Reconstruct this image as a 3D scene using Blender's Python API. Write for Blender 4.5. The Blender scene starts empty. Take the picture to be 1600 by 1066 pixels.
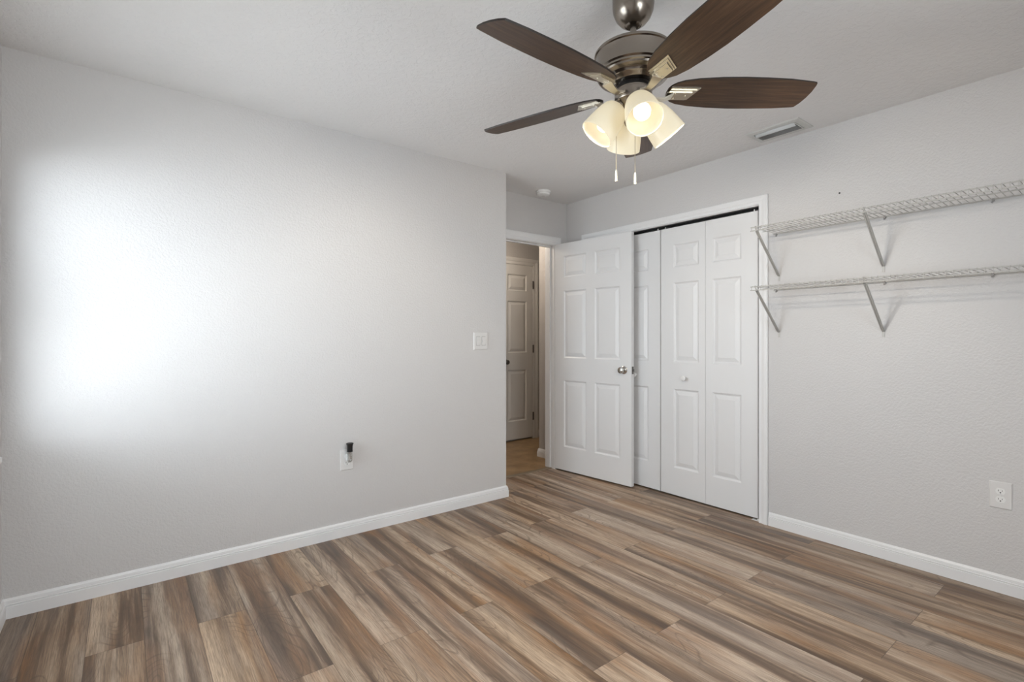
import bpy, bmesh, math, random
from mathutils import Vector, Matrix
R = math.radians
S = bpy.context.scene
C = S.collection

# ------------------------------------------------------------------ camera
YAW = math.atan2(606, 782)
CAMZ = 1.198
cd = bpy.data.cameras.new('camera'); cam = bpy.data.objects.new('camera', cd); C.objects.link(cam)
cam.location = (0, 0, CAMZ); cam.rotation_euler = (R(90), 0, -YAW)
cd.sensor_width = 36; cd.lens = 782 / 1600 * 36; cd.shift_y = -5 / 1600; cd.clip_start = .01
S.camera = cam

# ------------------------------------------------------------------ world (overcast daylight outside the window)
w = bpy.data.worlds.new('world'); S.world = w; w.use_nodes = True
nt = w.node_tree; nt.nodes.clear()
wo = nt.nodes.new('ShaderNodeOutputWorld'); bg = nt.nodes.new('ShaderNodeBackground')
tc = nt.nodes.new('ShaderNodeTexCoord'); sep = nt.nodes.new('ShaderNodeSeparateXYZ'); rmp = nt.nodes.new('ShaderNodeValToRGB')
mr = nt.nodes.new('ShaderNodeMapRange'); mr.inputs[1].default_value = -1; mr.inputs[2].default_value = 1
nt.links.new(tc.outputs['Generated'], sep.inputs[0]); nt.links.new(sep.outputs[2], mr.inputs[0])
nt.links.new(mr.outputs[0], rmp.inputs[0])
rmp.color_ramp.elements[0].position = .42; rmp.color_ramp.elements[0].color = (.90, .955, 1.0, 1)
rmp.color_ramp.elements[1].position = .52; rmp.color_ramp.elements[1].color = (.84, .92, 1.0, 1)
nt.links.new(rmp.outputs[0], bg.inputs[0]); bg.inputs[1].default_value = 13.6
nt.links.new(bg.outputs[0], wo.inputs[0])

S.view_settings.view_transform = 'Standard'; S.view_settings.look = 'None'
S.view_settings.exposure = 0.0; S.view_settings.gamma = 1; S.view_settings.use_curve_mapping = False

BULB = 2.6            # brightness of the fan's frosted bulbs
LAMP = 17.0           # light thrown out of each shade's mouth
HALL = 18.0           # the hall ceiling lamp, off view

# room numbers
X0, X1 = -.412, 3.262     # window wall, closet wall
Y0, Y1 = -.73, 3.013      # wall behind the camera, long left wall
YA = 3.38                 # alcove wall with the doorway
XE = 2.278                # free end of the left wall
H = 2.44
WY0, WY1, WZ0, WZ1 = 1.55, 2.84, .70, 2.02   # window opening
def portal(name, loc, rot, sx, sy):
    l = bpy.data.lights.new(name, 'AREA'); l.shape = 'RECTANGLE'; l.size = sx; l.size_y = sy
    l.cycles.is_portal = True
    o = bpy.data.objects.new(name, l); C.objects.link(o); o.location = loc; o.rotation_euler = rot
portal('window_portal', (X0 - .17, (WY0 + WY1) / 2, (WZ0 + WZ1) / 2), (0, R(-90), 0), WZ1 - WZ0, WY1 - WY0)
B0, B1 = .54, 1.42        # unseen window added behind the camera for fill light
portal('fill_window_portal', ((B0 + B1) / 2, Y0 - .17, (WZ0 + WZ1) / 2), (R(90), 0, 0), B1 - B0, WZ1 - WZ0)
l = bpy.data.lights.new('hall_lamp', 'POINT'); l.energy = HALL; l.color = (1, .88, .74); l.shadow_soft_size = .1
o = bpy.data.objects.new('hall_lamp', l); C.objects.link(o); o.location = (2.75, 4.2, 2.25)

# ------------------------------------------------------------------ material helpers
def mat(name, col=(.8, .8, .8), rough=.5, metal=0, **kw):
    m = bpy.data.materials.new(name); m.use_nodes = True
    b = m.node_tree.nodes['Principled BSDF']
    b.inputs['Base Color'].default_value = (*col, 1); b.inputs['Roughness'].default_value = rough
    b.inputs['Metallic'].default_value = metal
    for k, v in kw.items(): b.inputs[k.replace('_', ' ')].default_value = v
    return m
class N:
    def __init__(s, m): s.t = m.node_tree; s.b = s.t.nodes.get('Principled BSDF')
    def new(s, typ, **kw):
        n = s.t.nodes.new('ShaderNode' + typ)
        for k, v in kw.items(): setattr(n, k, v)
        return n
    def put(s, sock, v):
        if hasattr(v, 'is_linked'): s.t.links.new(v, sock)
        else: sock.default_value = v
    def math(s, op, a, b=0, c=0, clamp=False):
        n = s.new('Math', operation=op, use_clamp=clamp); s.put(n.inputs[0], a); s.put(n.inputs[1], b)
        if op in ('MULTIPLY_ADD', 'SMOOTHSTEP'): s.put(n.inputs[2], c)
        return n.outputs[0]
    def comb(s, x, y, z=0.0):
        n = s.new('CombineXYZ'); s.put(n.inputs[0], x); s.put(n.inputs[1], y); s.put(n.inputs[2], z); return n.outputs[0]
    def noise(s, vec, scale=1, detail=2, rough=.5, dist=0):
        n = s.new('TexNoise'); s.put(n.inputs['Vector'], vec); n.inputs['Scale'].default_value = scale
        n.inputs['Detail'].default_value = detail; n.inputs['Roughness'].default_value = rough
        n.inputs['Distortion'].default_value = dist; return n.outputs['Fac']
    def ramp(s, fac, stops, interp='LINEAR'):
        n = s.new('ValToRGB'); s.put(n.inputs[0], fac); cr = n.color_ramp; cr.interpolation = interp
        while len(cr.elements) < len(stops): cr.elements.new(.5)
        for e, (p, c) in zip(cr.elements, stops):
            e.position = p; e.color = (*c, 1) if len(c) == 3 else c
        return n.outputs[0]
    def g(s, fac, stops): return s.ramp(fac, [(p, (v, v, v)) for p, v in stops])
    def mix(s, fac, a, b, blend='MIX'):
        n = s.new('Mix', data_type='RGBA', blend_type=blend); s.put(n.inputs[0], fac)
        for sk, v in ((n.inputs[6], a), (n.inputs[7], b)):
            s.put(sk, (*v, 1) if isinstance(v, tuple) and len(v) == 3 else v)
        return n.outputs[2]
    def bump(s, h, strength, dist):
        n = s.new('Bump'); s.put(n.inputs['Height'], h); n.inputs['Strength'].default_value = strength
        n.inputs['Distance'].default_value = dist; s.t.links.new(n.outputs[0], s.b.inputs['Normal'])
    def pos(s): return s.new('NewGeometry').outputs['Position']
    def obj(s): return s.new('TexCoord').outputs['Object']

def paint(name, col, rough, scale, strength, knock=False):
    m = mat(name, col, rough); n = N(m); p = n.pos()
    a = n.noise(p, scale, 3, .55, .3)
    if knock:
        h = n.g(a, [(.44, 0), (.56, 1)])
        h = n.math('ADD', h, n.math('MULTIPLY', n.noise(p, scale * 3, 2), .35))
    else:
        h = n.math('ADD', n.g(a, [(.35, 0), (.62, 1)]), n.math('MULTIPLY', n.noise(p, scale * 2.6, 2), .4))
    n.bump(h, strength, .0022)
    mo = n.noise(p, 1.3, 2)
    c2 = tuple(c * .965 for c in col)
    n.put(n.b.inputs['Base Color'], n.mix(mo, c2, col))
    return m
M = {}
M['wall'] = paint('wall_paint', (.63, .617, .612), .40, 95, .36)
M['ceiling'] = paint('ceiling_paint', (.80, .79, .785), .8, 42, .4, True)
M['trim'] = mat('trim_paint', (.80, .80, .805), .35)
M['door'] = mat('door_paint', (.77, .77, .775), .38)
nn = N(M['door']); pp = nn.pos(); mpn = nn.new('Mapping'); nn.put(mpn.inputs[0], pp); mpn.inputs['Scale'].default_value = (160, 160, 9)
nn.bump(nn.noise(mpn.outputs[0], 1, 3), .12, .001)
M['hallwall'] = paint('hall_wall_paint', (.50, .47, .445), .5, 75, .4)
M['dark'] = mat('black_gap', (.01, .01, .01), .8)
M['slot'] = mat('slot_black', (.012, .012, .012), .6)
M['plastic'] = mat('white_plastic', (.80, .80, .79), .3)
M['wire'] = mat('vinyl_coated_wire', (.52, .51, .49), .4)
M['brace'] = mat('brace_metal', (.42, .41, .39), .45)
M['clip'] = mat('clip_plastic', (.34, .33, .32), .5)
M['screw'] = mat('screw_metal', (.42, .40, .38), .35, 1)
M['blackplastic'] = mat('black_plastic', (.012, .012, .013), .3)
M['vent'] = mat('vent_enamel', (.62, .62, .60), .4)
M['blade_lit'] = mat('vent_blade_lit', (.70, .72, .73), .35)  # lighter tone paints window light on the first louvre
M['fin'] = mat('vent_fin_shaded', (.36, .35, .34), .45)  # same white vent, shade on the rear louvres painted as dark grey
M['plate'] = mat('wall_plate_plastic', (.70, .69, .68), .35)
M['gap_shade'] = mat('plate_gap_shade', (.30, .29, .28), .6)  # grey that paints the shade in the gap round each rocker
M['chrome'] = mat('satin_nickel_bright', (.55, .53, .50), .18, 1)
M['hinge'] = mat('hinge_nickel', (.16, .15, .14), .4, .9)
M['glass'] = mat('window_glass', (1, 1, 1), 0)
for nm, gl in (('glass', .06), ('bulbglass', .25)):
    m = bpy.data.materials.new(nm + '_pane'); m.use_nodes = True; t = m.node_tree; t.nodes.clear()
    oo = t.nodes.new('ShaderNodeOutputMaterial'); mx = t.nodes.new('ShaderNodeMixShader'); mx.inputs[0].default_value = gl
    tr = t.nodes.new('ShaderNodeBsdfTransparent'); g = t.nodes.new('ShaderNodeBsdfGlossy'); g.inputs['Roughness'].default_value = .03
    tr.inputs[0].default_value = (.96, .97, .97, 1)
    t.links.new(tr.outputs[0], mx.inputs[1]); t.links.new(g.outputs[0], mx.inputs[2]); t.links.new(mx.outputs[0], oo.inputs[0])
    M[nm] = m

def nickel(name, col, rough):
    m = mat(name, col, rough, 1); n = N(m)
    mp = n.new('Mapping'); n.put(mp.inputs[0], n.obj()); mp.inputs['Scale'].default_value = (1, 1, 1400)
    f = n.noise(mp.outputs[0], 1, 2)
    n.put(n.b.inputs['Roughness'], n.math('MULTIPLY_ADD', f, .12, rough - .06))
    n.put(n.b.inputs['Base Color'], n.mix(f, tuple(c * .9 for c in col), tuple(c * 1.08 for c in col)))
    return m
M['nickel'] = nickel('brushed_nickel', (.29, .255, .22), .25)
M['nickel_iron'] = mat('bracket_nickel', (.62, .57, .48), .33, 1)

# walnut blade
m = mat('walnut_blade', (.07, .04, .025), .42); n = N(m)
mp = n.new('Mapping'); n.put(mp.inputs[0], n.obj()); mp.inputs['Scale'].default_value = (5, 90, 30)
f = n.noise(mp.outputs[0], 1, 6, .65, .6)
mp2 = n.new('Mapping'); n.put(mp2.inputs[0], n.obj()); mp2.inputs['Scale'].default_value = (14, 420, 60)
f2 = n.noise(mp2.outputs[0], 1, 3, .6)
c = n.ramp(f, [(.3, (.034, .017, .009)), (.55, (.082, .043, .022)), (.75, (.145, .080, .042))])
n.put(n.b.inputs['Base Color'], n.mix(n.g(f2, [(.35, .0), (.75, .35)]), c, (.02, .01, .006)))
M['walnut'] = m
M['blade_edge'] = mat('blade_edge_black', (.02, .014, .011), .45)

# frosted shade
m = bpy.data.materials.new('frosted_cream_glass'); m.use_nodes = True; t = m.node_tree; b = t.nodes['Principled BSDF']
b.inputs['Base Color'].default_value = (.66, .63, .54, 1); b.inputs['Roughness'].default_value = .28
b.inputs['Emission Color'].default_value = (1, .90, .66, 1); b.inputs['Emission Strength'].default_value = .29
tl = t.nodes.new('ShaderNodeBsdfTranslucent'); tl.inputs[0].default_value = (1.0, .93, .76, 1)
mx = t.nodes.new('ShaderNodeMixShader'); mx.inputs[0].default_value = .25
t.links.new(b.outputs[0], mx.inputs[1]); t.links.new(tl.outputs[0], mx.inputs[2]); t.links.new(mx.outputs[0], t.nodes['Material Output'].inputs[0])
M['shade'] = m
m = bpy.data.materials.new('lit_bulb'); m.use_nodes = True; t = m.node_tree; t.nodes.clear()
e = t.nodes.new('ShaderNodeEmission'); e.inputs[0].default_value = (1, .83, .62, 1); e.inputs[1].default_value = BULB
oo = t.nodes.new('ShaderNodeOutputMaterial'); t.links.new(e.outputs[0], oo.inputs[0]); M['bulb'] = m

# vinyl planks running along Y: 0.181 x 1.22, half offset
PW, PL = .181, 1.22
m = mat('vinyl_plank', (.3, .25, .2), .42); n = N(m)
sp = n.new('SeparateXYZ'); n.put(sp.inputs[0], n.pos()); x, y = sp.outputs[0], sp.outputs[1]
u = n.math('DIVIDE', n.math('ADD', x, -.064 + PW * 40), PW); row = n.math('FLOOR', u); fu = n.math('FRACT', u)
par = n.math('MODULO', row, 2)
v = n.math('ADD', n.math('DIVIDE', n.math('ADD', y, -2.463 + PL * 20), PL), n.math('MULTIPLY', n.math('SUBTRACT', 1, par), .5))
col_, fv = n.math('FLOOR', v), n.math('FRACT', v)
wn = n.new('TexWhiteNoise', noise_dimensions='2D'); n.put(wn.inputs['Vector'], n.comb(row, col_)); rnd = wn.outputs['Value']
rs = n.new('SeparateColor'); n.put(rs.inputs[0], wn.outputs['Color']); r1, r2, r3 = rs.outputs
lx = n.math('ADD', n.math('MULTIPLY', fu, PW), n.math('MULTIPLY', r1, 37)); ly = n.math('ADD', n.math('MULTIPLY', fv, PL), n.math('MULTIPLY', r2, 53))
lz = n.math('MULTIPLY', r3, 19)
def st(sx, sy): return n.comb(n.math('MULTIPLY', lx, sx), n.math('MULTIPLY', ly, sy), lz)
band = n.noise(st(12, .6), 1, 2, .5, .2)          # broad soft grey/brown bands
band2 = n.noise(st(38, 1.8), 1, 4, .65, .35)
fine = n.noise(st(260, 7), 1, 4, .7)
fib = n.noise(st(700, 22), 1, 2, .6)
cath = n.noise(st(6.5, 1.5), 1, 1.2, .4, .4)
rings = n.math('ABSOLUTE', n.math('SUBTRACT', n.math('FRACT', n.math('MULTIPLY', cath, 20)), .5))
base = n.ramp(n.math('MULTIPLY_ADD', band, .64, n.math('MULTIPLY', band2, .36)),
              [(.36, (.085, .056, .040)), (.445, (.175, .118, .080)), (.505, (.335, .245, .175)), (.58, (.47, .365, .275)), (.68, (.56, .45, .35))])
hue = n.noise(st(8, 1.1), 1.3, 2, .5)
base = n.mix(n.g(hue, [(.50, 0), (.66, .6)]), base, (.33, .18, .09))
grey = n.noise(st(11, .8), .9, 2)
base = n.mix(n.g(grey, [(.52, 0), (.68, .45)]), base, (.22, .19, .17))
base = n.mix(n.g(fine, [(.38, .50), (.56, 0)]), base, (.09, .06, .042))
base = n.mix(n.g(fib, [(.40, .22), (.55, 0)]), base, (.08, .055, .04))
ringm = n.math('MULTIPLY', n.g(rings, [(.0, .50), (.14, 0)]), n.g(n.noise(st(9, 1.6), .8, 1), [(.47, 0), (.57, 1)]))
base = n.mix(ringm, base, (.085, .058, .042))
tone = n.new('HueSaturation'); n.put(tone.inputs['Color'], base); n.put(tone.inputs['Value'], n.math('MULTIPLY_ADD', r3, .18, .98)); 
n.put(tone.inputs['Saturation'], n.math('MULTIPLY_ADD', r1, .28, .91))
base = tone.outputs[0]
eu = n.math('MULTIPLY', n.math('MINIMUM', fu, n.math('SUBTRACT', 1, fu)), PW)
ev = n.math('MULTIPLY', n.math('MINIMUM', fv, n.math('SUBTRACT', 1, fv)), PL)
ed = n.math('MINIMUM', eu, ev)
seam = n.math('LESS_THAN', ed, .0011)
base = n.mix(n.math('MULTIPLY', seam, .65), base, (.05, .035, .027))
n.put(n.b.inputs['Base Color'], base)
n.put(n.b.inputs['Roughness'], n.math('MULTIPLY_ADD', fine, .15, .38))
n.bump(n.math('SUBTRACT', n.math('MULTIPLY', fine, .35), seam), .25, .0012)
M['plank'] = m

# hall tile
m = mat('hall_tile', (.3, .2, .12), .35); n = N(m)
mp = n.new('Mapping'); n.put(mp.inputs[0], n.pos()); mp.inputs['Rotation'].default_value = (0, 0, R(0)); mp.inputs['Location'].default_value = (.12, -.08, 0)
sp = n.new('SeparateXYZ'); n.put(sp.inputs[0], mp.outputs[0])
T = .45
fx = n.math('FRACT', n.math('DIVIDE', n.math('ADD', sp.outputs[0], 9), T)); fy = n.math('FRACT', n.math('DIVIDE', n.math('ADD', sp.outputs[1], 9), T))
e = n.math('MINIMUM', n.math('MINIMUM', fx, n.math('SUBTRACT', 1, fx)), n.math('MINIMUM', fy, n.math('SUBTRACT', 1, fy)))
g_ = n.math('LESS_THAN', e, .008)
c = n.ramp(n.noise(n.pos(), 6, 4, .6, .5), [(.3, (.20, .118, .050)), (.7, (.37, .235, .115))])
n.put(n.b.inputs['Base Color'], n.mix(g_, c, (.22, .15, .09)))
M['tile'] = m

# ------------------------------------------------------------------ mesh helpers
def tag(o, label=None, cat=None, group=None, kind=None):
    if label: o['label'] = label
    if cat: o['category'] = cat
    if group: o['group'] = group
    if kind: o['kind'] = kind
    return o
def link(name, bm, m, parent=None, smooth=None, bevel=0):
    me = bpy.data.meshes.new(name); bmesh.ops.recalc_face_normals(bm, faces=bm.faces); bm.to_mesh(me); bm.free()
    for mm in (m if isinstance(m, (list, tuple)) else [m]): me.materials.append(mm)
    o = bpy.data.objects.new(name, me); C.objects.link(o)
    if parent: o.parent = parent
    if smooth is not None:
        for p in me.polygons: p.use_smooth = True
        me.set_sharp_from_angle(angle=R(smooth))
    if bevel:
        b = o.modifiers.new('bevel', 'BEVEL'); b.width = bevel; b.segments = 2; b.limit_method = 'ANGLE'; b.angle_limit = R(40)
    return o
def empty(name, loc=(0, 0, 0), rz=0):
    o = bpy.data.objects.new(name, None); C.objects.link(o); o.location = loc; o.rotation_euler = (0, 0, rz); o.empty_display_size = .1
    return o
def box(bm, x0, x1, y0, y1, z0, z1, M4=None, mi=0):
    vs = [bm.verts.new((x, y, z)) for x in (x0, x1) for y in (y0, y1) for z in (z0, z1)]
    if M4 is not None:
        for v_ in vs: v_.co = M4 @ v_.co
    for f in ((0, 1, 3, 2), (4, 6, 7, 5), (0, 4, 5, 1), (2, 3, 7, 6), (0, 2, 6, 4), (1, 5, 7, 3)):
        bm.faces.new([vs[i] for i in f]).material_index = mi
    return vs
def boxes(*bs):
    bm = bmesh.new()
    for b in bs: box(bm, *b)
    return bm
def lathe(bm, prof, n=48, M4=None, mi=0):
    rings = []
    for r, z in prof:
        if r < 1e-5: ring = [bm.verts.new((0, 0, z))]
        else: ring = [bm.verts.new((r * math.cos(2 * math.pi * k / n), r * math.sin(2 * math.pi * k / n), z)) for k in range(n)]
        if M4 is not None:
            for v_ in ring: v_.co = M4 @ v_.co
        rings.append(ring)
    for a, b in zip(rings, rings[1:]):
        for k in range(n):
            k2 = (k + 1) % n
            if len(a) == 1 and len(b) == 1: continue
            if len(a) == 1: f = bm.faces.new((a[0], b[k], b[k2]))
            elif len(b) == 1: f = bm.faces.new((a[k], b[0], a[k2]))
            else: f = bm.faces.new((a[k], b[k], b[k2], a[k2]))
            f.material_index = mi
    return rings
def tube(bm, pts, r, n=8, M4=None, cap=True, mi=0):
    pts = [Vector(p) for p in pts]; rings = []
    for i, p in enumerate(pts):
        d = (pts[min(i + 1, len(pts) - 1)] - pts[max(i - 1, 0)]).normalized()
        ref = Vector((0, 0, 1)) if abs(d.z) < .9 else Vector((1, 0, 0))
        a = d.cross(ref).normalized(); b = d.cross(a)
        rr = r[i] if isinstance(r, (list, tuple)) else r
        ring = [bm.verts.new(p + (a * math.cos(2 * math.pi * k / n) + b * math.sin(2 * math.pi * k / n)) * rr) for k in range(n)]
        if M4 is not None:
            for v_ in ring: v_.co = M4 @ v_.co
        rings.append(ring)
    for a, b in zip(rings, rings[1:]):
        for k in range(n): bm.faces.new((a[k], a[(k + 1) % n], b[(k + 1) % n], b[k])).material_index = mi
    if cap:
        bm.faces.new(rings[0]); bm.faces.new(rings[-1][::-1])
def sweep(bm, p0, p1, ud, td, prof, e0=(0, 0), e1=(0, 0)):
    """profile (u,t) swept p0->p1, ends slid by e*(u,t) along the run: mitres"""
    p0, p1, ud, td = map(Vector, (p0, p1, ud, td)); d = (p1 - p0).normalized()
    A = [bm.verts.new(p0 + ud * u + td * t + d * (e0[0] * u + e0[1] * t)) for u, t in prof]
    B = [bm.verts.new(p1 + ud * u + td * t + d * (e1[0] * u + e1[1] * t)) for u, t in prof]
    k = len(prof)
    for i in range(k): bm.faces.new((A[i], A[(i + 1) % k], B[(i + 1) % k], B[i]))
    bm.faces.new(A[::-1]); bm.faces.new(B)
def prism(bm, outline, z0, z1, M4=None, mi_side=0, mi_face=0):
    a = [bm.verts.new((x, y, z0)) for x, y in outline]; b = [bm.verts.new((x, y, z1)) for x, y in outline]
    if M4 is not None:
        for v_ in a + b: v_.co = M4 @ v_.co
    k = len(a)
    for i in range(k): bm.faces.new((a[i], a[(i + 1) % k], b[(i + 1) % k], b[i])).material_index = mi_side
    bm.faces.new(a[::-1]).material_index = mi_face; bm.faces.new(b).material_index = mi_face
def struct(name, bm, m, label, cat, smooth=None, bevel=0):
    return tag(link(name, bm, m, None, smooth, bevel), label, cat, None, 'structure')

# ------------------------------------------------------------------ shell
TW = .2; XC = 3.96; YH0, YH1 = 3.495, 4.61
struct('wall_left', boxes((X0, XE, Y1, YH0, 0, H)), M['wall'], 'long light grey textured wall with the switch and night light', 'wall')
struct('wall_window', boxes((X0 - TW, X0, Y0, WY0, 0, H), (X0 - TW, X0, WY1, YH0, 0, H), (X0 - TW, X0, WY0, WY1, 0, WZ0), (X0 - TW, X0, WY0, WY1, WZ1, H)),
       M['wall'], 'grey wall at the left edge of the photo, holding the window', 'wall')
struct('wall_front', boxes((X0 - TW, B0, Y0 - TW, Y0, 0, H), (B1, XC, Y0 - TW, Y0, 0, H), (B0, B1, Y0 - TW, Y0, 0, WZ0), (B0, B1, Y0 - TW, Y0, WZ1, H)),
       M['wall'], 'grey wall on the camera side of the room', 'wall')
CY0, CY1, CZ = 1.585, 3.115, 2.062      # closet opening
XR = X1 + .12
struct('wall_right', boxes((X1, XR, Y0, CY0, 0, H), (X1, XR, CY1, YA, 0, H), (X1, XR, CY0, CY1, CZ, H)),
       M['wall'], 'light grey textured wall with the closet and the wire shelves', 'wall')
DX0, DX1, DZ = 2.30, 3.108, 2.045       # doorway
struct('wall_back', boxes((XE, DX0, YA, YH0, 0, H), (DX1, XR, YA, YH0, 0, H), (DX0, DX1, YA, YH0, DZ, H)),
       M['wall'], 'short grey wall around the hall doorway', 'wall')
struct('wall_closet', boxes((XC, XC + .1, 1.2, YH0, 0, H), (XR, XC, 1.1, 1.2, 0, H), (XR, XC, YH0 - .1, YH0, 0, H)), M['wall'], 'inside walls of the closet behind the folding doors', 'wall')
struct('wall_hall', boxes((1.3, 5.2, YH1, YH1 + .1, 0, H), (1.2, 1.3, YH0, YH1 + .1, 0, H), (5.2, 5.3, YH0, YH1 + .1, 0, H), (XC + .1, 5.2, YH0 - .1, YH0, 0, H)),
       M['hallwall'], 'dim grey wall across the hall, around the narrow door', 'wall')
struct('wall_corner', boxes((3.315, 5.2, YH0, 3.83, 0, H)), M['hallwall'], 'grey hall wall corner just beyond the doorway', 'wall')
struct('ceiling', boxes((X0 - TW, 5.3, Y0 - TW, YH1 + .1, H, H + .1)), M['ceiling'], 'white knockdown textured ceiling', 'ceiling')
struct('floor', boxes((X0 - TW, XC, Y0 - TW, 3.42, -.1, 0)), M['plank'], 'brown and taupe wood plank floor', 'floor')
struct('floor_hall', boxes((1.2, 5.3, 3.42, YH1 + .1, -.1, 0)), M['tile'], 'tan tile floor in the hall beyond the doorway', 'floor')
bm = bmesh.new(); sweep(bm, (DX0, 3.43, 0), (DX1, 3.43, 0), (0, 1, 0), (0, 0, 1), [(-.028, 0), (-.02, .006), (.02, .006), (.028, 0)])
struct('trim_3', bm, mat('threshold', (.20, .155, .105), .4), 'brown threshold strip between planks and tile', 'trim')

# baseboards: profile (height u, thickness t)
BP = [(0, 0), (0, .015), (.050, .015), (.052, .0105), (.055, .0105), (.0565, .0140), (.060, .0140), (.0615, .0105), (.064, .0105), (.074, .0095), (.080, .0055), (.083, .004), (.083, 0)]
def base(name, runs, label, m=None):
    bm = bmesh.new()
    for p0, p1, td, a, b in runs: sweep(bm, p0, p1, (0, 0, 1), td, BP, (0, a), (0, b))
    return struct(name, bm, m or M['trim'], label, 'baseboard')
base('baseboard_left', [((X0, Y1, 0), (XE, Y1, 0), (0, -1, 0), 1, 1), ((XE, Y1, 0), (XE, YA, 0), (1, 0, 0), -1, 0)], 'white profiled baseboard along the long left wall')
base('baseboard_window', [((X0, Y0, 0), (X0, Y1, 0), (1, 0, 0), 1, -1)], 'white baseboard at the left edge, under the window')
base('baseboard_right', [((X1, Y0, 0), (X1, CY0 - .062, 0), (-1, 0, 0), 1, 0)], 'white profiled baseboard along the wall under the wire shelves')
base('baseboard_front', [((X0, Y0, 0), (X1, Y0, 0), (0, 1, 0), 1, -1)], 'white baseboard on the camera side of the room')
base('baseboard_hall', [((3.93, YH1, 0), (5.2, YH1, 0), (0, -1, 0), 0, 0), ((3.315, YH0 + .02, 0), (3.315, 3.83, 0), (-1, 0, 0), 0, 1), ((3.315, 3.83, 0), (5.2, 3.83, 0), (0, 1, 0), -1, 0)], 'white baseboard pieces in the hall beyond the doorway')

# casings: profile (u outwards from the opening edge, t proud of the wall)
CP = [(0, 0), (0, .010), (.004, .012), (.022, .012), (.026, .015), (.040, .018), (.052, .018), (.058, .014), (.058, 0)]
def casing(bm, a, b, top, plane, axis, sgn, cp=CP, left=True, right=True):
    """opening a..b along axis ('x' or 'y'), wall face at plane, proud direction sgn"""
    P = (lambda s, z: (s, plane, z)) if axis == 'x' else (lambda s, z: (plane, s, z))
    D = Vector((1, 0, 0)) if axis == 'x' else Vector((0, 1, 0)); T_ = Vector((0, sgn, 0)) if axis == 'x' else Vector((sgn, 0, 0))
    if left: sweep(bm, P(a, 0), P(a, top), -D, T_, cp, (0, 0), (1, 0))
    if right: sweep(bm, P(b, 0), P(b, top), D, T_, cp, (0, 0), (1, 0))
    sweep(bm, P(a, top), P(b, top), (0, 0, 1), T_, cp, (-1 if left else 0, 0), (1 if right else 0, 0))
bm = bmesh.new(); casing(bm, CY0, CY1, CZ, X1, 'y', -1)
struct('trim_1', bm, M['trim'], 'white casing around the folding closet doors', 'trim')
bm = bmesh.new()
CPD = [(u * 1.25, t) for u, t in CP]
casing(bm, DX0, DX1, DZ, YA, 'x', -1, CPD, left=False)
# jamb lining and stop
JY0, JY1 = YA, YH0
box(bm, DX1 - .004, DX1, JY0 - .002, JY1, 0, DZ); box(bm, DX0, DX0 + .004, JY0, JY1, 0, DZ); box(bm, DX0 + .004, DX1 - .004, JY0, JY1, DZ - .004, DZ)
box(bm, DX1 - .014, DX1 - .004, JY0 + .045, JY0 + .075, 0, DZ - .004); box(bm, DX0 + .014, DX1 - .014, JY0 + .045, JY0 + .075, DZ - .014, DZ - .004); box(bm, DX0 + .004, DX0 + .014, JY0 + .045, JY0 + .075, 0, DZ - .004)
sweep(bm, (DX1, YH0, 0), (DX1, YH0, DZ), (1, 0, 0), (0, 1, 0), CPD, (0, 0), (1, 0))
struct('trim_2', bm, M['trim'], 'white casing and jamb of the hall doorway', 'trim')

# windows (off view): frame, sashes, glass, sill
def window(name, plane, axis, sgn, a, b, label):
    def bx(bm, s0, s1, d0, d1, z0, z1):
        lo, hi = sorted((plane - sgn * d0, plane - sgn * d1))
        if axis == 'y': box(bm, lo, hi, s0, s1, z0, z1)
        else: box(bm, s0, s1, lo, hi, z0, z1)
    root = tag(empty(name, (0, 0, 0)), label, 'window', None, 'structure')
    bm = bmesh.new(); f = .04; d0, d1 = .13, .19; mz = (WZ0 + WZ1) / 2
    z0 = WZ0 + .02
    bx(bm, a, a + f, d0, d1, z0, WZ1); bx(bm, b - f, b, d0, d1, z0, WZ1); bx(bm, a + f, b - f, d0, d1, z0, z0 + f); bx(bm, a + f, b - f, d0, d1, WZ1 - f, WZ1)
    bx(bm, a + f, b - f, d0, d1, mz - .025, mz + .025)
    link('window_frame', bm, M['plastic'], root)
    bm = bmesh.new(); bx(bm, a + f, b - f, .155, .159, z0 + f, mz - .025); bx(bm, a + f, b - f, .155, .159, mz + .025, WZ1 - f)
    link('pane', bm, M['glass'], root)
    bm = bmesh.new(); bx(bm, a, b, -.025, .19, WZ0, WZ0 + .02); link('window_sill', bm, M['trim'], root)
window('window_1', X0, 'y', 1, WY0, WY1, 'white framed window lighting the left wall')
def blind(name, plane, axis, sgn, a, b, tilt, label):
    root = tag(empty(name, (plane, (a + b) / 2, WZ1) if axis == 'y' else ((a + b) / 2, plane, WZ1), 0 if axis == 'y' else R(90)), label, 'blind')
    L = b - a - .012; D = -.030
    bm = boxes((D - .028, D + .028, -L / 2, L / 2, -.045, -.004)); link('headrail', bm, M['plastic'], root)
    n_ = 27; pitch_ = .0445; src = None
    for k in range(n_):
        z = -.07 - k * pitch_
        if src is None:
            bm = bmesh.new(); P_ = [(-.025, -.0015), (-.012, .0008), (0, .0015), (.012, .0008), (.025, -.0015), (.025, .0010), (.012, .0033), (0, .004), (-.012, .0033), (-.025, .0010)]
            sweep(bm, (0, -L / 2, 0), (0, L / 2, 0), (1, 0, 0), (0, 0, 1), P_)
            src = link('slat', bm, M['slat'], root); o = src
        else:
            o = src.copy(); C.objects.link(o); o.parent = root
        o.location = (D, 0, z); o.rotation_euler = (0, tilt, 0)
    bm = boxes((D - .026, D + .026, -L / 2, L / 2, -.07 - n_ * pitch_ - .008, -.07 - n_ * pitch_ + .008)); link('bottom_rail', bm, M['plastic'], root)
M['slat'] = mat('blind_slat', (.82, .82, .81), .4)
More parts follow.
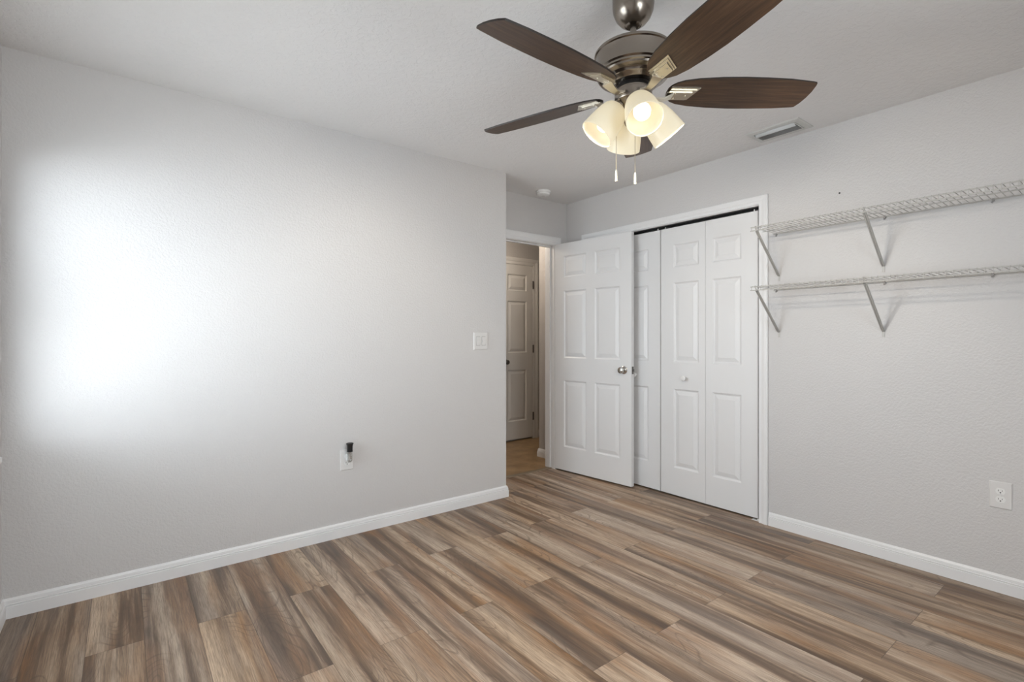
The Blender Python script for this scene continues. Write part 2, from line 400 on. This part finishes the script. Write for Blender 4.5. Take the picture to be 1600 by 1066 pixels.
blind('window_blind', X0, 'y', 1, WY0, WY1, R(0), 'white slatted blind in the window by the long left wall')
window('fill_window', Y0, 'x', 1, B0, B1, 'unseen white framed window added on the camera side for fill light')

# ------------------------------------------------------------------ panel doors
def panel_door(W, Hh, T, panels, inset=True):
    """local: x 0..W, z 0..Hh, front face y=0 (towards -y), back y=T"""
    bm = bmesh.new()
    xs = sorted({0, W, *[p[0] for p in panels], *[p[1] for p in panels]})
    zs = sorted({0, Hh, *[p[2] for p in panels], *[p[3] for p in panels]})
    for yy, s in ((0, 1), (T, -1)):
        for i in range(len(xs) - 1):
            for j in range(len(zs) - 1):
                x0, x1, z0, z1 = xs[i], xs[i + 1], zs[j], zs[j + 1]
                cx, cz = (x0 + x1) / 2, (z0 + z1) / 2
                if any(p[0] < cx < p[1] and p[2] < cz < p[3] for p in panels):
                    prev = None
                    for ins, dep in ((0, 0), (.004, .003), (.010, .009), (.017, .010), (.021, .008), (.042, .0025), (.044, .0015)):
                        q = [bm.verts.new((a, yy + s * dep, b)) for a, b in ((x0 + ins, z0 + ins), (x1 - ins, z0 + ins), (x1 - ins, z1 - ins), (x0 + ins, z1 - ins))]
                        if prev:
                            for k in range(4): bm.faces.new((prev[k], prev[(k + 1) % 4], q[(k + 1) % 4], q[k]))
                        prev = q
                    bm.faces.new(prev)
                else:
                    bm.faces.new([bm.verts.new((a, yy, b)) for a, b in ((x0, z0), (x1, z0), (x1, z1), (x0, z1))])
    for a in range(len(xs) - 1):
        for zz in (0, Hh): bm.faces.new([bm.verts.new(c) for c in ((xs[a], 0, zz), (xs[a + 1], 0, zz), (xs[a + 1], T, zz), (xs[a], T, zz))])
    for b in range(len(zs) - 1):
        for xx in (0, W): bm.faces.new([bm.verts.new(c) for c in ((xx, 0, zs[b]), (xx, 0, zs[b + 1]), (xx, T, zs[b + 1]), (xx, T, zs[b]))])
    bmesh.ops.remove_doubles(bm, verts=bm.verts, dist=1e-5)
    return bm
ZR = [(.21, .805), (1.005, 1.605), (1.725, 1.915)]
def knob(parent, name, loc, dirn, m, k=1.0, rose=True):
    """round knob whose axis points along dirn in the parent's frame"""
    M4 = Matrix.Translation(loc) @ Vector(dirn).to_track_quat('Z', 'Y').to_matrix().to_4x4()
    bm = bmesh.new()
    prof = ([(0, 0), (.032, 0), (.032, .004), (.026, .009), (.013, .012)] if rose else [(0, 0), (.009, 0)]) + [(.011, .022), (.017, .028), (.025, .036), (.027, .045), (.024, .053), (.014, .058), (0, .059)]
    lathe(bm, [(r * k, z * k) for r, z in prof], 28, M4)
    return link(name, bm, m, parent, 40)

# open bedroom door, hinged at the right jamb, opened against the closet
hx, hy = 3.100, 3.362; ex, ey = 3.180, 2.557
Wd = math.hypot(ex - hx, ey - hy); ang = math.atan2(ey - hy, ex - hx)
# local x along the door from the hinge, local -y must face -X (the room): direction is (0,-1): -y local = rot(-90) -> (-1,0)... 
d1 = link('door_1', panel_door(Wd, 2.03, .035, [(.105, .358, *z) for z in ZR] + [(.447, .700, *z) for z in ZR]), M['door'])
d1.location = (hx, hy, .014); d1.rotation_euler = (0, 0, ang)
tag(d1, 'white six panel bedroom door standing open in front of the closet', 'door', None, 'structure')
knob(d1, 'door_knob', (Wd - .07, 0, .925), (0, -1, 0), M['chrome'])['label'] = 'satin nickel round knob'
knob(d1, 'door_knob', (Wd - .07, .035, .925), (0, 1, 0), M['chrome'])['label'] = 'satin nickel round knob on the far face'
bm = boxes((Wd - .001, Wd + .0015, .006, .029, .895, .955), (Wd, Wd + .011, .011, .024, .915, .935)); link('latch', bm, M['hinge'], d1)
for z in (.18, 1.02, 1.80):
    bm = bmesh.new(); tube(bm, [(-.002, .038, z), (-.002, .038, z + .09)], .0045, 10); link('hinge', bm, M['screw'], d1)

# bifold leaves: pairs
LW = .3735; LH = 2.018
def leafbm(mirror):
    a, b = (.052, .262) if mirror else (.112, .322)
    return panel_door(LW, LH, .03, [(a, b, *z) for z in [(.205, .80), (1.0, 1.60), (1.715, 1.888)]])
XL = X1 + .018
# local x runs along +Y... front (-y local) must face -X: rotate -90deg => local x -> -Y, local -y -> -X
ys = [CY1 - .006, CY1 - .006 - LW - .002, 2.353, 2.353 - LW - .002]   # starting Y (high end) of each leaf, local x runs to lower Y
def pair(name, y0, y1, kn, label):
    root = tag(empty(name, (XL, (y0 + y1) / 2, .014)), label, 'door', 'folding closet doors', 'structure')
    out = []
    for yy, mir in ((y0, False), (y1, True)):
        o = link('door_leaf', leafbm(mir), M['door'], root); o.location = (0, yy - (y0 + y1) / 2, 0); o.rotation_euler = (0, 0, R(-90)); out.append(o)
    k = knob(out[kn], 'door_knob', (LW * (.58 if kn == 0 else .40), 0, .885), (0, -1, 0), M['plastic'], .72, False)
    for kk in (0, 1):
        o = out[kk]; xx = .03 if kk == 0 else LW - .03
        bm = bmesh.new(); tube(bm, [(xx, .015, LH), (xx, .015, LH + .016)], .004, 8); link('pivot_pin', bm, M['plastic'], o)
    return out
pair('door_2', ys[0], ys[1], 1, 'white panelled folding closet door, partly behind the open door')
pr = pair('door_3', ys[2], ys[3], 0, 'white panelled folding closet door, fully visible pair on the right')
bm = boxes((XL + .002, XL + .028, CY0 + .002, CY1 - .002, CZ - .012, CZ)); struct('trim_4', bm, M['dark'], 'dark track above the folding closet doors', 'trim')
bm = boxes((X1, XR, CY0, CY0 + .004, 0, CZ - .004), (X1, XR, CY1 - .004, CY1, 0, CZ - .004), (X1, XL, CY0, CY1, CZ - .004, CZ))
struct('trim_5', bm, M['trim'], 'white lining of the closet opening', 'trim')
bm = boxes((0, .03, 0, .05, 0, .003), (.010, .02, .004, .016, .003, .012)); o = link('floor_bracket', bm, M['plastic']); o.location = (XL - .012, CY0 + .006, 0)
tag(o, 'small white floor pivot bracket at the right foot of the closet doors', 'bracket')

# hall linen door
LX0, LX1 = 3.385, 3.855
bm = panel_door(LX1 - LX0, 2.03, .035, [(.095, LX1 - LX0 - .095, *z) for z in ZR])
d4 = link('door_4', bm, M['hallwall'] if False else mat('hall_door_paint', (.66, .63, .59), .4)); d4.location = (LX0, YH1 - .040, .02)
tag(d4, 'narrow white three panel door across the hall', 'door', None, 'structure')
knob(d4, 'door_knob', (.06, 0, .90), (0, -1, 0), M['hinge'])['label'] = 'dark metal knob'
for z in (.20, 1.0, 1.76):
    bm = boxes((LX1 - LX0 - .004, LX1 - LX0 + .012, -.009, -.001, z, z + .095)); link('hinge', bm, M['hinge'], d4)
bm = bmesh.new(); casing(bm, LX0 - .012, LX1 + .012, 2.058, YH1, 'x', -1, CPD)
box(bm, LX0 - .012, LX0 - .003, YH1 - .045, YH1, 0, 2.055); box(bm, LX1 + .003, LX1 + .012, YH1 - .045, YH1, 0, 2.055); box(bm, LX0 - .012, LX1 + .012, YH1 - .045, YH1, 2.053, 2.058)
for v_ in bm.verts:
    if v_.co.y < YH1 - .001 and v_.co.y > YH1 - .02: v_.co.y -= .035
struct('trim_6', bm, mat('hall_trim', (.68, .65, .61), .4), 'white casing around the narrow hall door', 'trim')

# ------------------------------------------------------------------ wire shelves
def shelf(name, z, label, clips):
    ya, yb = 1.492, -.42; root = tag(empty(name, (X1, ya, z)), label, 'shelf', 'wire shelves on the right wall')
    XF = -.300; L = yb - ya
    bm = bmesh.new()
    for x_, zz, r in ((-.008, 0, .0032), (-.150, -.004, .0028), (XF, 0, .0034)): tube(bm, [(x_, 0, zz), (x_, L, zz)], r, 8)
    link('rail', bm, M['wire'], root)
    bm = bmesh.new(); tube(bm, [(XF - .004, 0, -.021), (XF - .004, L, -.021)], .0034, 8); link('front_lip_rail', bm, M['wire'], root)
    bm = bmesh.new(); yy = -.010; k = 0
    while yy > L:
        tube(bm, [(-.004, yy, .0035), (XF - .002, yy, .0035), (XF - .0075, yy, -.002), (XF - .0075, yy, -.024)], .0016, 6)
        yy -= .0262
    o = link('cross_wires', bm, M['wire'], root); o['kind'] = 'stuff'
    for y_ in (1.462, .913, -.25):
        dy = y_ - ya; bm = bmesh.new()
        top = Vector((XF + .006, dy, -.016)); bot = Vector((-.006, dy, -.268)); d = (bot - top)
        # flattened steel strut with lips
        for s in (-1, 1): tube(bm, [top + Vector((0, s * .0035, 0)), top + d * .04 + Vector((0, s * .0045, 0)), bot - d * .05 + Vector((0, s * .0045, 0)), bot + Vector((0, s * .003, 0))], [.003, .0042, .0042, .003], 8)
        tube(bm, [top, top + Vector((-.008, 0, .012)), top + Vector((-.010, 0, .022))], .0035, 8)
        br = link('support_brace', bm, M['brace'], root, 50)
        bm = bmesh.new(); box(bm, -.003, 0, dy - .006, dy + .006, -.300, -.262); tube(bm, [(-.003, dy, -.290), (-.005, dy, -.290)], .0035, 10)
        f = link('wall_foot', bm, M['wire'], br)
    for y_ in clips:
        dy = y_ - ya; bm = bmesh.new(); box(bm, -.012, 0, dy - .004, dy + .004, -.010, .004); tube(bm, [(0, dy + .004, -.013), (-.006, dy + .004, -.013)], .004, 10)
        link('wall_clip', bm, M['clip'], root)
    return root
shelf('wire_shelf', CAMZ + .657, 'upper of the two white wire shelves on the right wall', (1.476, .905, .478, -.1))
shelf('wire_shelf', CAMZ + .303, 'lower of the two white wire shelves on the right wall', (1.476, .905, .478, -.1))
bm = bmesh.new(); M4 = Matrix.Translation((X1, 1.123, 2.032)) @ Matrix.Rotation(R(-90), 4, 'Y'); lathe(bm, [(0, 0), (.0028, 0), (.0028, .004), (.0048, .005), (.0048, .0065), (0, .007)], 14, M4)
tag(link('nail', bm, M['blackplastic']), 'small dark nail in the wall above the upper wire shelf', 'nail')

# ------------------------------------------------------------------ ceiling vent
vx0, vx1, vy0, vy1 = 2.995, 3.195, 1.238, 1.545
root = tag(empty('ceiling_vent', ((vx0 + vx1) / 2, (vy0 + vy1) / 2, H)), 'white rectangular metal air vent on the ceiling near the right wall', 'vent')
hxw, hyw = (vx1 - vx0) / 2, (vy1 - vy0) / 2; ix, iy = .060, .118
bm = bmesh.new()
def frame_ring(bm, pts):
    prev = None
    for a, b, z in pts:
        q = [bm.verts.new((sx * a, sy * b, z)) for sx, sy in ((-1, -1), (1, -1), (1, 1), (-1, 1))]
        if prev:
            for k in range(4): bm.faces.new((prev[k], prev[(k + 1) % 4], q[(k + 1) % 4], q[k]))
        prev = q
frame_ring(bm, [(hxw, hyw, 0), (hxw, hyw, -.003), (hxw - .006, hyw - .006, -.007), (ix + .004, iy + .004, -.009), (ix, iy, -.006), (ix, iy, -.001)])
link('vent_frame', bm, M['vent'], root)
bm = boxes((-ix, ix, -iy, iy, -.0015, -.0005)); link('shade_backing', bm, M['dark'], root)  # black sheet added to paint the shade behind the louvres
for k in range(6):                      # one curved deflector, then slanted fins
    bm = bmesh.new()
    if k == 0: pts = [(-.054 + .026 * (1 - math.cos(R(80 * j / 6))), -.003 - .017 * math.sin(R(80 * j / 6))) for j in range(7)]
    else: pts = [(-.030 + .016 * k + .001, -.002), (-.030 + .016 * k - .003, -.009), (-.030 + .016 * k - .010, -.0165)]
    for (xa, za), (xb, zb) in zip(pts, pts[1:]):
        bm.faces.new([bm.verts.new(c) for c in ((xa, -iy + .004, za), (xb, -iy + .004, zb), (xb, iy - .004, zb), (xa, iy - .004, za))])
    bmesh.ops.remove_doubles(bm, verts=bm.verts, dist=1e-5)
    o = link('louvre', bm, M['blade_lit'] if k == 0 else M['fin'], root, 60); md = o.modifiers.new('s', 'SOLIDIFY'); md.thickness = .0012
for s in (-1, 1): link('end_plate', boxes((-ix, ix, s * iy - .002, s * iy + .002, -.014, -.001)), M['vent'], root)

# smoke detector
bm = bmesh.new(); lathe(bm, [(0, 0), (.062, 0), (.063, -.008), (.060, -.014), (.055, -.016), (.056, -.022), (.052, -.032), (.040, -.038), (.015, -.040), (0, -.040)], 48)
sd = link('smoke_detector', bm, M['plastic'], None, 35); sd.location = (2.806, 3.19, H)
tag(sd, 'round white smoke detector on the ceiling by the hall doorway', 'smoke detector')
bm = bmesh.new(); lathe(bm, [(0, -.0385), (.014, -.0395), (.014, -.042), (0, -.043)], 24); link('test_button', bm, M['vent'], sd)

# ------------------------------------------------------------------ switch and outlets (local: face -y, wall at y=0)
def plate(bm, w, h, t=.006):
    prev = None
    for ins, dep in ((0, 0), (0, .002), (.004, t), ):
        q = [bm.verts.new((sx * (w / 2 - ins), -dep, sz * (h / 2 - ins))) for sx, sz in ((-1, -1), (1, -1), (1, 1), (-1, 1))]
        if prev:
            for k in range(4): bm.faces.new((prev[k], prev[(k + 1) % 4], q[(k + 1) % 4], q[k]))
        prev = q
    bm.faces.new(prev)
root = tag(empty('light_switch', (2.045, Y1, 1.175)), 'white double rocker light switch on the left wall near its end', 'light switch')
bm = bmesh.new(); plate(bm, .122, .126); link('switch_plate', bm, M['plate'], root)
for s in (-1, 1):
    bm = bmesh.new(); cx = s * .0235
    box(bm, cx - .0168, cx + .0168, -.0063, -.0055, -.0335, .0335, None, 1)
    vs = [bm.verts.new(c) for c in ((cx - .015, -.0068, -.031), (cx + .015, -.0068, -.031), (cx + .015, -.0115, 0), (cx - .015, -.0115, 0), (cx - .015, -.0085, .031), (cx + .015, -.0085, .031),
                                    (cx - .015, -.006, .031), (cx + .015, -.006, .031))]
    for f in ((0, 1, 2, 3), (3, 2, 5, 4), (4, 5, 7, 6), (0, 3, 4, 6), (1, 7, 5, 2)): bm.faces.new([vs[i] for i in f])
    link('rocker', bm, [M['plate'], M['gap_shade']], root, None, 0)
def outlet(loc, rz, label, w=.080, h=.126):
    root = tag(empty('power_outlet', loc, rz), label, 'outlet')
    bm = bmesh.new(); plate(bm, w, h); link('outlet_plate', bm, M['plate'], root)
    for s in (-1, 1):
        bm = bmesh.new(); cz = s * .0195
        ol = []
        for k in range(32):
            a = 2 * math.pi * k / 32; ol.append((.0172 * math.cos(a), max(-.0135, min(.0135, .0172 * math.sin(a)))))
        M4 = Matrix.Translation((0, -.0055, cz)) @ Matrix.Rotation(R(90), 4, 'X'); prism(bm, ol, 0, .0025, M4)
        f = link('receptacle', bm, M['plastic'], root)
        bm = bmesh.new(); box(bm, -.0073, -.0053, -.0084, -.0079, cz - .001, cz + .0065); box(bm, .0053, .0073, -.0084, -.0079, cz, cz + .0055)
        M4 = Matrix.Translation((0, -.0079, cz - .0065)) @ Matrix.Rotation(R(90), 4, 'X'); lathe(bm, [(0, 0), (.0028, 0), (.0028, .0006), (0, .0006)], 12, M4)
        link('slots', bm, M['slot'], f)
    bm = bmesh.new(); M4 = Matrix.Translation((0, -.006, 0)) @ Matrix.Rotation(R(90), 4, 'X'); lathe(bm, [(0, 0), (.003, 0), (.0025, .0015), (0, .002)], 12, M4); link('screw', bm, M['plastic'], root)
    return root
outlet((X1, .453, .457), R(-90), 'white duplex outlet low on the right wall under the wire shelves')
outlet((1.067, Y1, .460), 0, 'white duplex outlet low on the left wall behind the night light')
# plug-in night light: black cap, clear body
root = tag(empty('night_light', (1.067, Y1, .480)), 'small clear plug-in night light with a black cap, in the left wall outlet', 'night light')
cx, cy = .004, -.042
M4 = Matrix.Translation((cx, cy, 0))
bm = bmesh.new(); lathe(bm, [(0, .034), (.0170, .034), (.0165, .040), (.0165, .066), (.0185, .076), (.0215, .082), (.0215, .085), (.018, .086), (.016, .082), (0, .081)], 32, M4); link('cap', bm, M['blackplastic'], root, 40)
bm = bmesh.new(); lathe(bm, [(.0150, .034), (.0155, .015), (.0155, -.016), (.012, -.026), (.005, -.031), (0, -.032), (0, -.030), (.005, -.029), (.011, -.024), (.0142, -.016), (.0142, .034), (.015, .034)], 32, M4); link('clear_body', bm, M['bulbglass'], root, 50)
bm = bmesh.new(); lathe(bm, [(0, .034), (.006, .034), (.006, .028), (0, .026)], 14, M4); tube(bm, [(cx, cy, .027), (cx - .003, cy, .012), (cx, cy, .0), (cx + .003, cy, .012), (cx, cy, .027)], .0006, 6); link('filament', bm, M['screw'], root)
bm = boxes((-.011, .011, -.030, -.0082, -.022, .016)); link('plug_body', bm, M['plastic'], root, None, .003)

# ------------------------------------------------------------------ ceiling fan
FX, FY = 1.459, 1.165
fan = tag(empty('ceiling_fan', (FX, FY, H), -YAW), 'brushed nickel ceiling fan with five dark wood blades and four lit shades', 'ceiling fan')
# fan frame: local x = camera right, local y = camera forward; z 0 at ceiling; hz(h) = height above camera -> local z
def hz(h): return h * 1.022 + CAMZ - H
bm = bmesh.new(); lathe(bm, [(0, 0), (.073, 0), (.074, -.012), (.074, -.038), (.071, -.060), (.062, -.082), (.047, -.100), (.034, -.109), (.030, -.111), (.029, -.106), (.020, -.100), (0, -.098)], 64)
link('canopy', bm, M['nickel'], fan, 40)
bm = bmesh.new(); lathe(bm, [(0, -.09), (.0115, -.09), (.0115, hz(1.03)), (.020, hz(1.028)), (.021, hz(1.008)), (0, hz(1.008))], 32); link('downrod', bm, M['nickel'], fan, 40)
bm = bmesh.new(); lathe(bm, [(r, hz(h)) for r, h in ((0, 1.020), (.05, 1.019), (.12, 1.013), (.136, 1.009), (.139, 1.005), (.139, .999), (.135, .996), (.134, .990), (.133, .948), (.1345, .944), (.1345, .939), (.131, .936), (.129, .934), (.129, .928),
     (.124, .925), (.122, .919), (.117, .917), (.106, .914), (.101, .909), (.099, .905), (.094, .902), (.090, .896), (.084, .892), (0, .892))], 96); link('motor_housing', bm, M['nickel'], fan, 30)
bm = bmesh.new(); lathe(bm, [(r, hz(h)) for r, h in ((0, .892), (.060, .892), (.061, .888), (.061, .880), (0, .880))], 64); link('flywheel', bm, M['blackplastic'], fan, 30)
bm = bmesh.new(); lathe(bm, [(r, hz(h)) for r, h in ((0, .880), (.058, .880), (.060, .878), (.060, .872), (.066, .871), (.0665, .868), (.0665, .840), (.065, .836), (.060, .833), (.056, .826), (.046, .815), (.040, .806),
     (.036, .800), (.034, .790), (.033, .765), (.029, .757), (.018, .752), (.008, .750), (0, .750))], 64)
kit = link('light_kit', bm, M['nickel'], fan, 30)
# blades
def blade_outline():
    up = [(.122, .000), (.124, -.018), (.132, -.034), (.148, -.047), (.172, -.058), (.22, -.068), (.30, -.076), (.38, -.079), (.46, -.078), (.55, -.074), (.632, -.064), (.645, -.061)]   # CW side (y<0)
    tip = [(.648, -.050), (.650, -.020), (.647, .012), (.640, .040), (.630, .061)]
    dn = [(.622, .063), (.55, .071), (.46, .075), (.38, .077), (.30, .074), (.22, .067), (.172, .057), (.148, .046), (.132, .034), (.124, .018)]
    return up + tip + dn
PITCH = R(14); BH = .893 / 1.022
for k in range(5):
    a = R(2.2 + 72 * k)
    bm = bmesh.new(); prism(bm, blade_outline(), -.003, .003, None, 1, 0)
    b = link('fan_blade', bm, [M['walnut'], M['blade_edge']], fan)
    # CW edge (y<0) up -> rotate about x by negative pitch
    BM = Matrix.Translation((0, 0, hz(BH))) @ Matrix.Rotation(a, 4, 'Z') @ Matrix.Rotation(-PITCH, 4, 'X'); b.matrix_local = BM
    bm = bmesh.new()
    def chev(x0, xa, xb, y0, y1, z0, z1): prism(bm, [(x0, y0), (xa, y0), (xb, y1), (x0, y1)], z0, z1)
    chev(.132, .238, .206, -.030, .030, -.0060, -.003)
    chev(.128, .226, .200, -.022, .027, -.0090, -.006)
    chev(.120, .212, .194, -.013, .024, -.0125, -.009)
    for sx, sy in ((.150, .018), (.150, -.018 + .012), (.190, .004)):
        lathe(bm, [(0, 0), (.004, 0), (.0035, .002), (0, .003)], 10, Matrix.Translation((sx, sy, -.0125)) @ Matrix.Rotation(math.pi, 4, 'X'))
    # curved arm to the hub
    Pi = BM.inverted()
    arm = []
    for t_ in range(9):
        s = t_ / 8; rr = .052 + .090 * s; zz = hz(.856 + .004 * s - .012 * math.sin(math.pi * s)); arm.append((rr, zz))
    for (ra, za), (rb, zb) in zip(arm, arm[1:]):
        q = []
        for r_, z_, in ((ra, za), (rb, zb)):
            hw = .012 + .010 * abs((r_ - .095) / .045) ** 1.5 * .8
            for sy in (-1, 1):
                for dz in (-.003, .003):
                    v3 = Matrix.Rotation(a, 4, 'Z') @ Vector((r_, sy * hw, z_ + dz)); 
                    q.append(bm.verts.new(Pi @ v3))
        for f in ((0, 1, 5, 4), (2, 6, 7, 3), (0, 4, 6, 2), (1, 3, 7, 5), (0, 2, 3, 1), (4, 5, 7, 6)): bm.faces.new([q[i] for i in f])
    bmesh.ops.remove_doubles(bm, verts=bm.verts, dist=1e-6)
    link('blade_bracket', bm, M['nickel_iron'], b)
# shades
for k in range(4):
    a = R(3 + 90 * k)
    R0, h0 = .056, .816; R1, h1 = .131, .722
    p0 = Vector((R0 * math.cos(a), R0 * math.sin(a), hz(h0))); p1 = Vector((R1 * math.cos(a), R1 * math.sin(a), hz(h1)))
    ax = (p1 - p0).normalized(); L = (p1 - p0).length
    M4 = Matrix.Translation(p0) @ ax.to_track_quat('Z', 'Y').to_matrix().to_4x4()
    outer = [(.020, -.004), (.030, .000), (.040, .007), (.047, .018), (.0525, .036), (.057, .060), (.0605, .088), (.0625, .112), (.0635, L + .006)]
    inner = [(r - .003, z + (.003 if i < 4 else 0)) for i, (r, z) in enumerate(outer)]; inner[-1] = (.0605, L + .006)
    bm = bmesh.new(); lathe(bm, outer + inner[::-1] + [outer[0]], 56)
    sh = link('lamp_shade', bm, M['shade'], fan, 50); sh.matrix_local = M4
    bm = bmesh.new(); lathe(bm, [(0, -.030), (.014, -.030), (.016, -.024), (.024, -.016), (.026, -.006), (.024, .0), (.018, .004), (.018, .022), (0, .022)], 32); link('socket', bm, M['nickel'], sh, 40)
    bm = bmesh.new(); lathe(bm, [(0, .026), (.013, .028), (.016, .038), (.024, .052), (.029, .066), (.030, .078), (.027, .090), (.018, .101), (.008, .106), (0, .107)], 20); link('bulb', bm, M['bulb'], sh, 80)
    l = bpy.data.lights.new('shade_light', 'SPOT'); l.energy = LAMP; l.color = (1, .90, .77); l.shadow_soft_size = .035; l.spot_size = R(165); l.spot_blend = .35
    lo = bpy.data.objects.new('shade_light', l); C.objects.link(lo); lo.parent = fan
    lo.matrix_local = Matrix.Translation(p0 + ax * (L + .012)) @ (-ax).to_track_quat('Z', 'Y').to_matrix().to_4x4()
# pull chains
for (cx, cy, hb, ht) in ((-.064, -.012, .551, .842), (-.001, -.030, .536, .765)):
    bm = bmesh.new(); tube(bm, [(cx, cy, hz(ht)), (cx, cy, hz(hb + .04))], .0013, 6)
    if cx < -.03: tube(bm, [(cx, cy, hz(ht)), (cx + .012, cy, hz(ht + .006))], .002, 6)
    ch = link('pull_chain', bm, mat('chain_brass', (.62, .55, .42), .35, .8), fan)
    bm = bmesh.new(); lathe(bm, [(0, .042), (.002, .041), (.0038, .034), (.0042, .030), (.0042, .004), (.0048, .003), (.0048, 0), (0, 0)], 16, Matrix.Translation((cx, cy, hz(hb)))); link('chain_fob', bm, mat('fob', (.70, .66, .56), .35, .3), ch, 40)
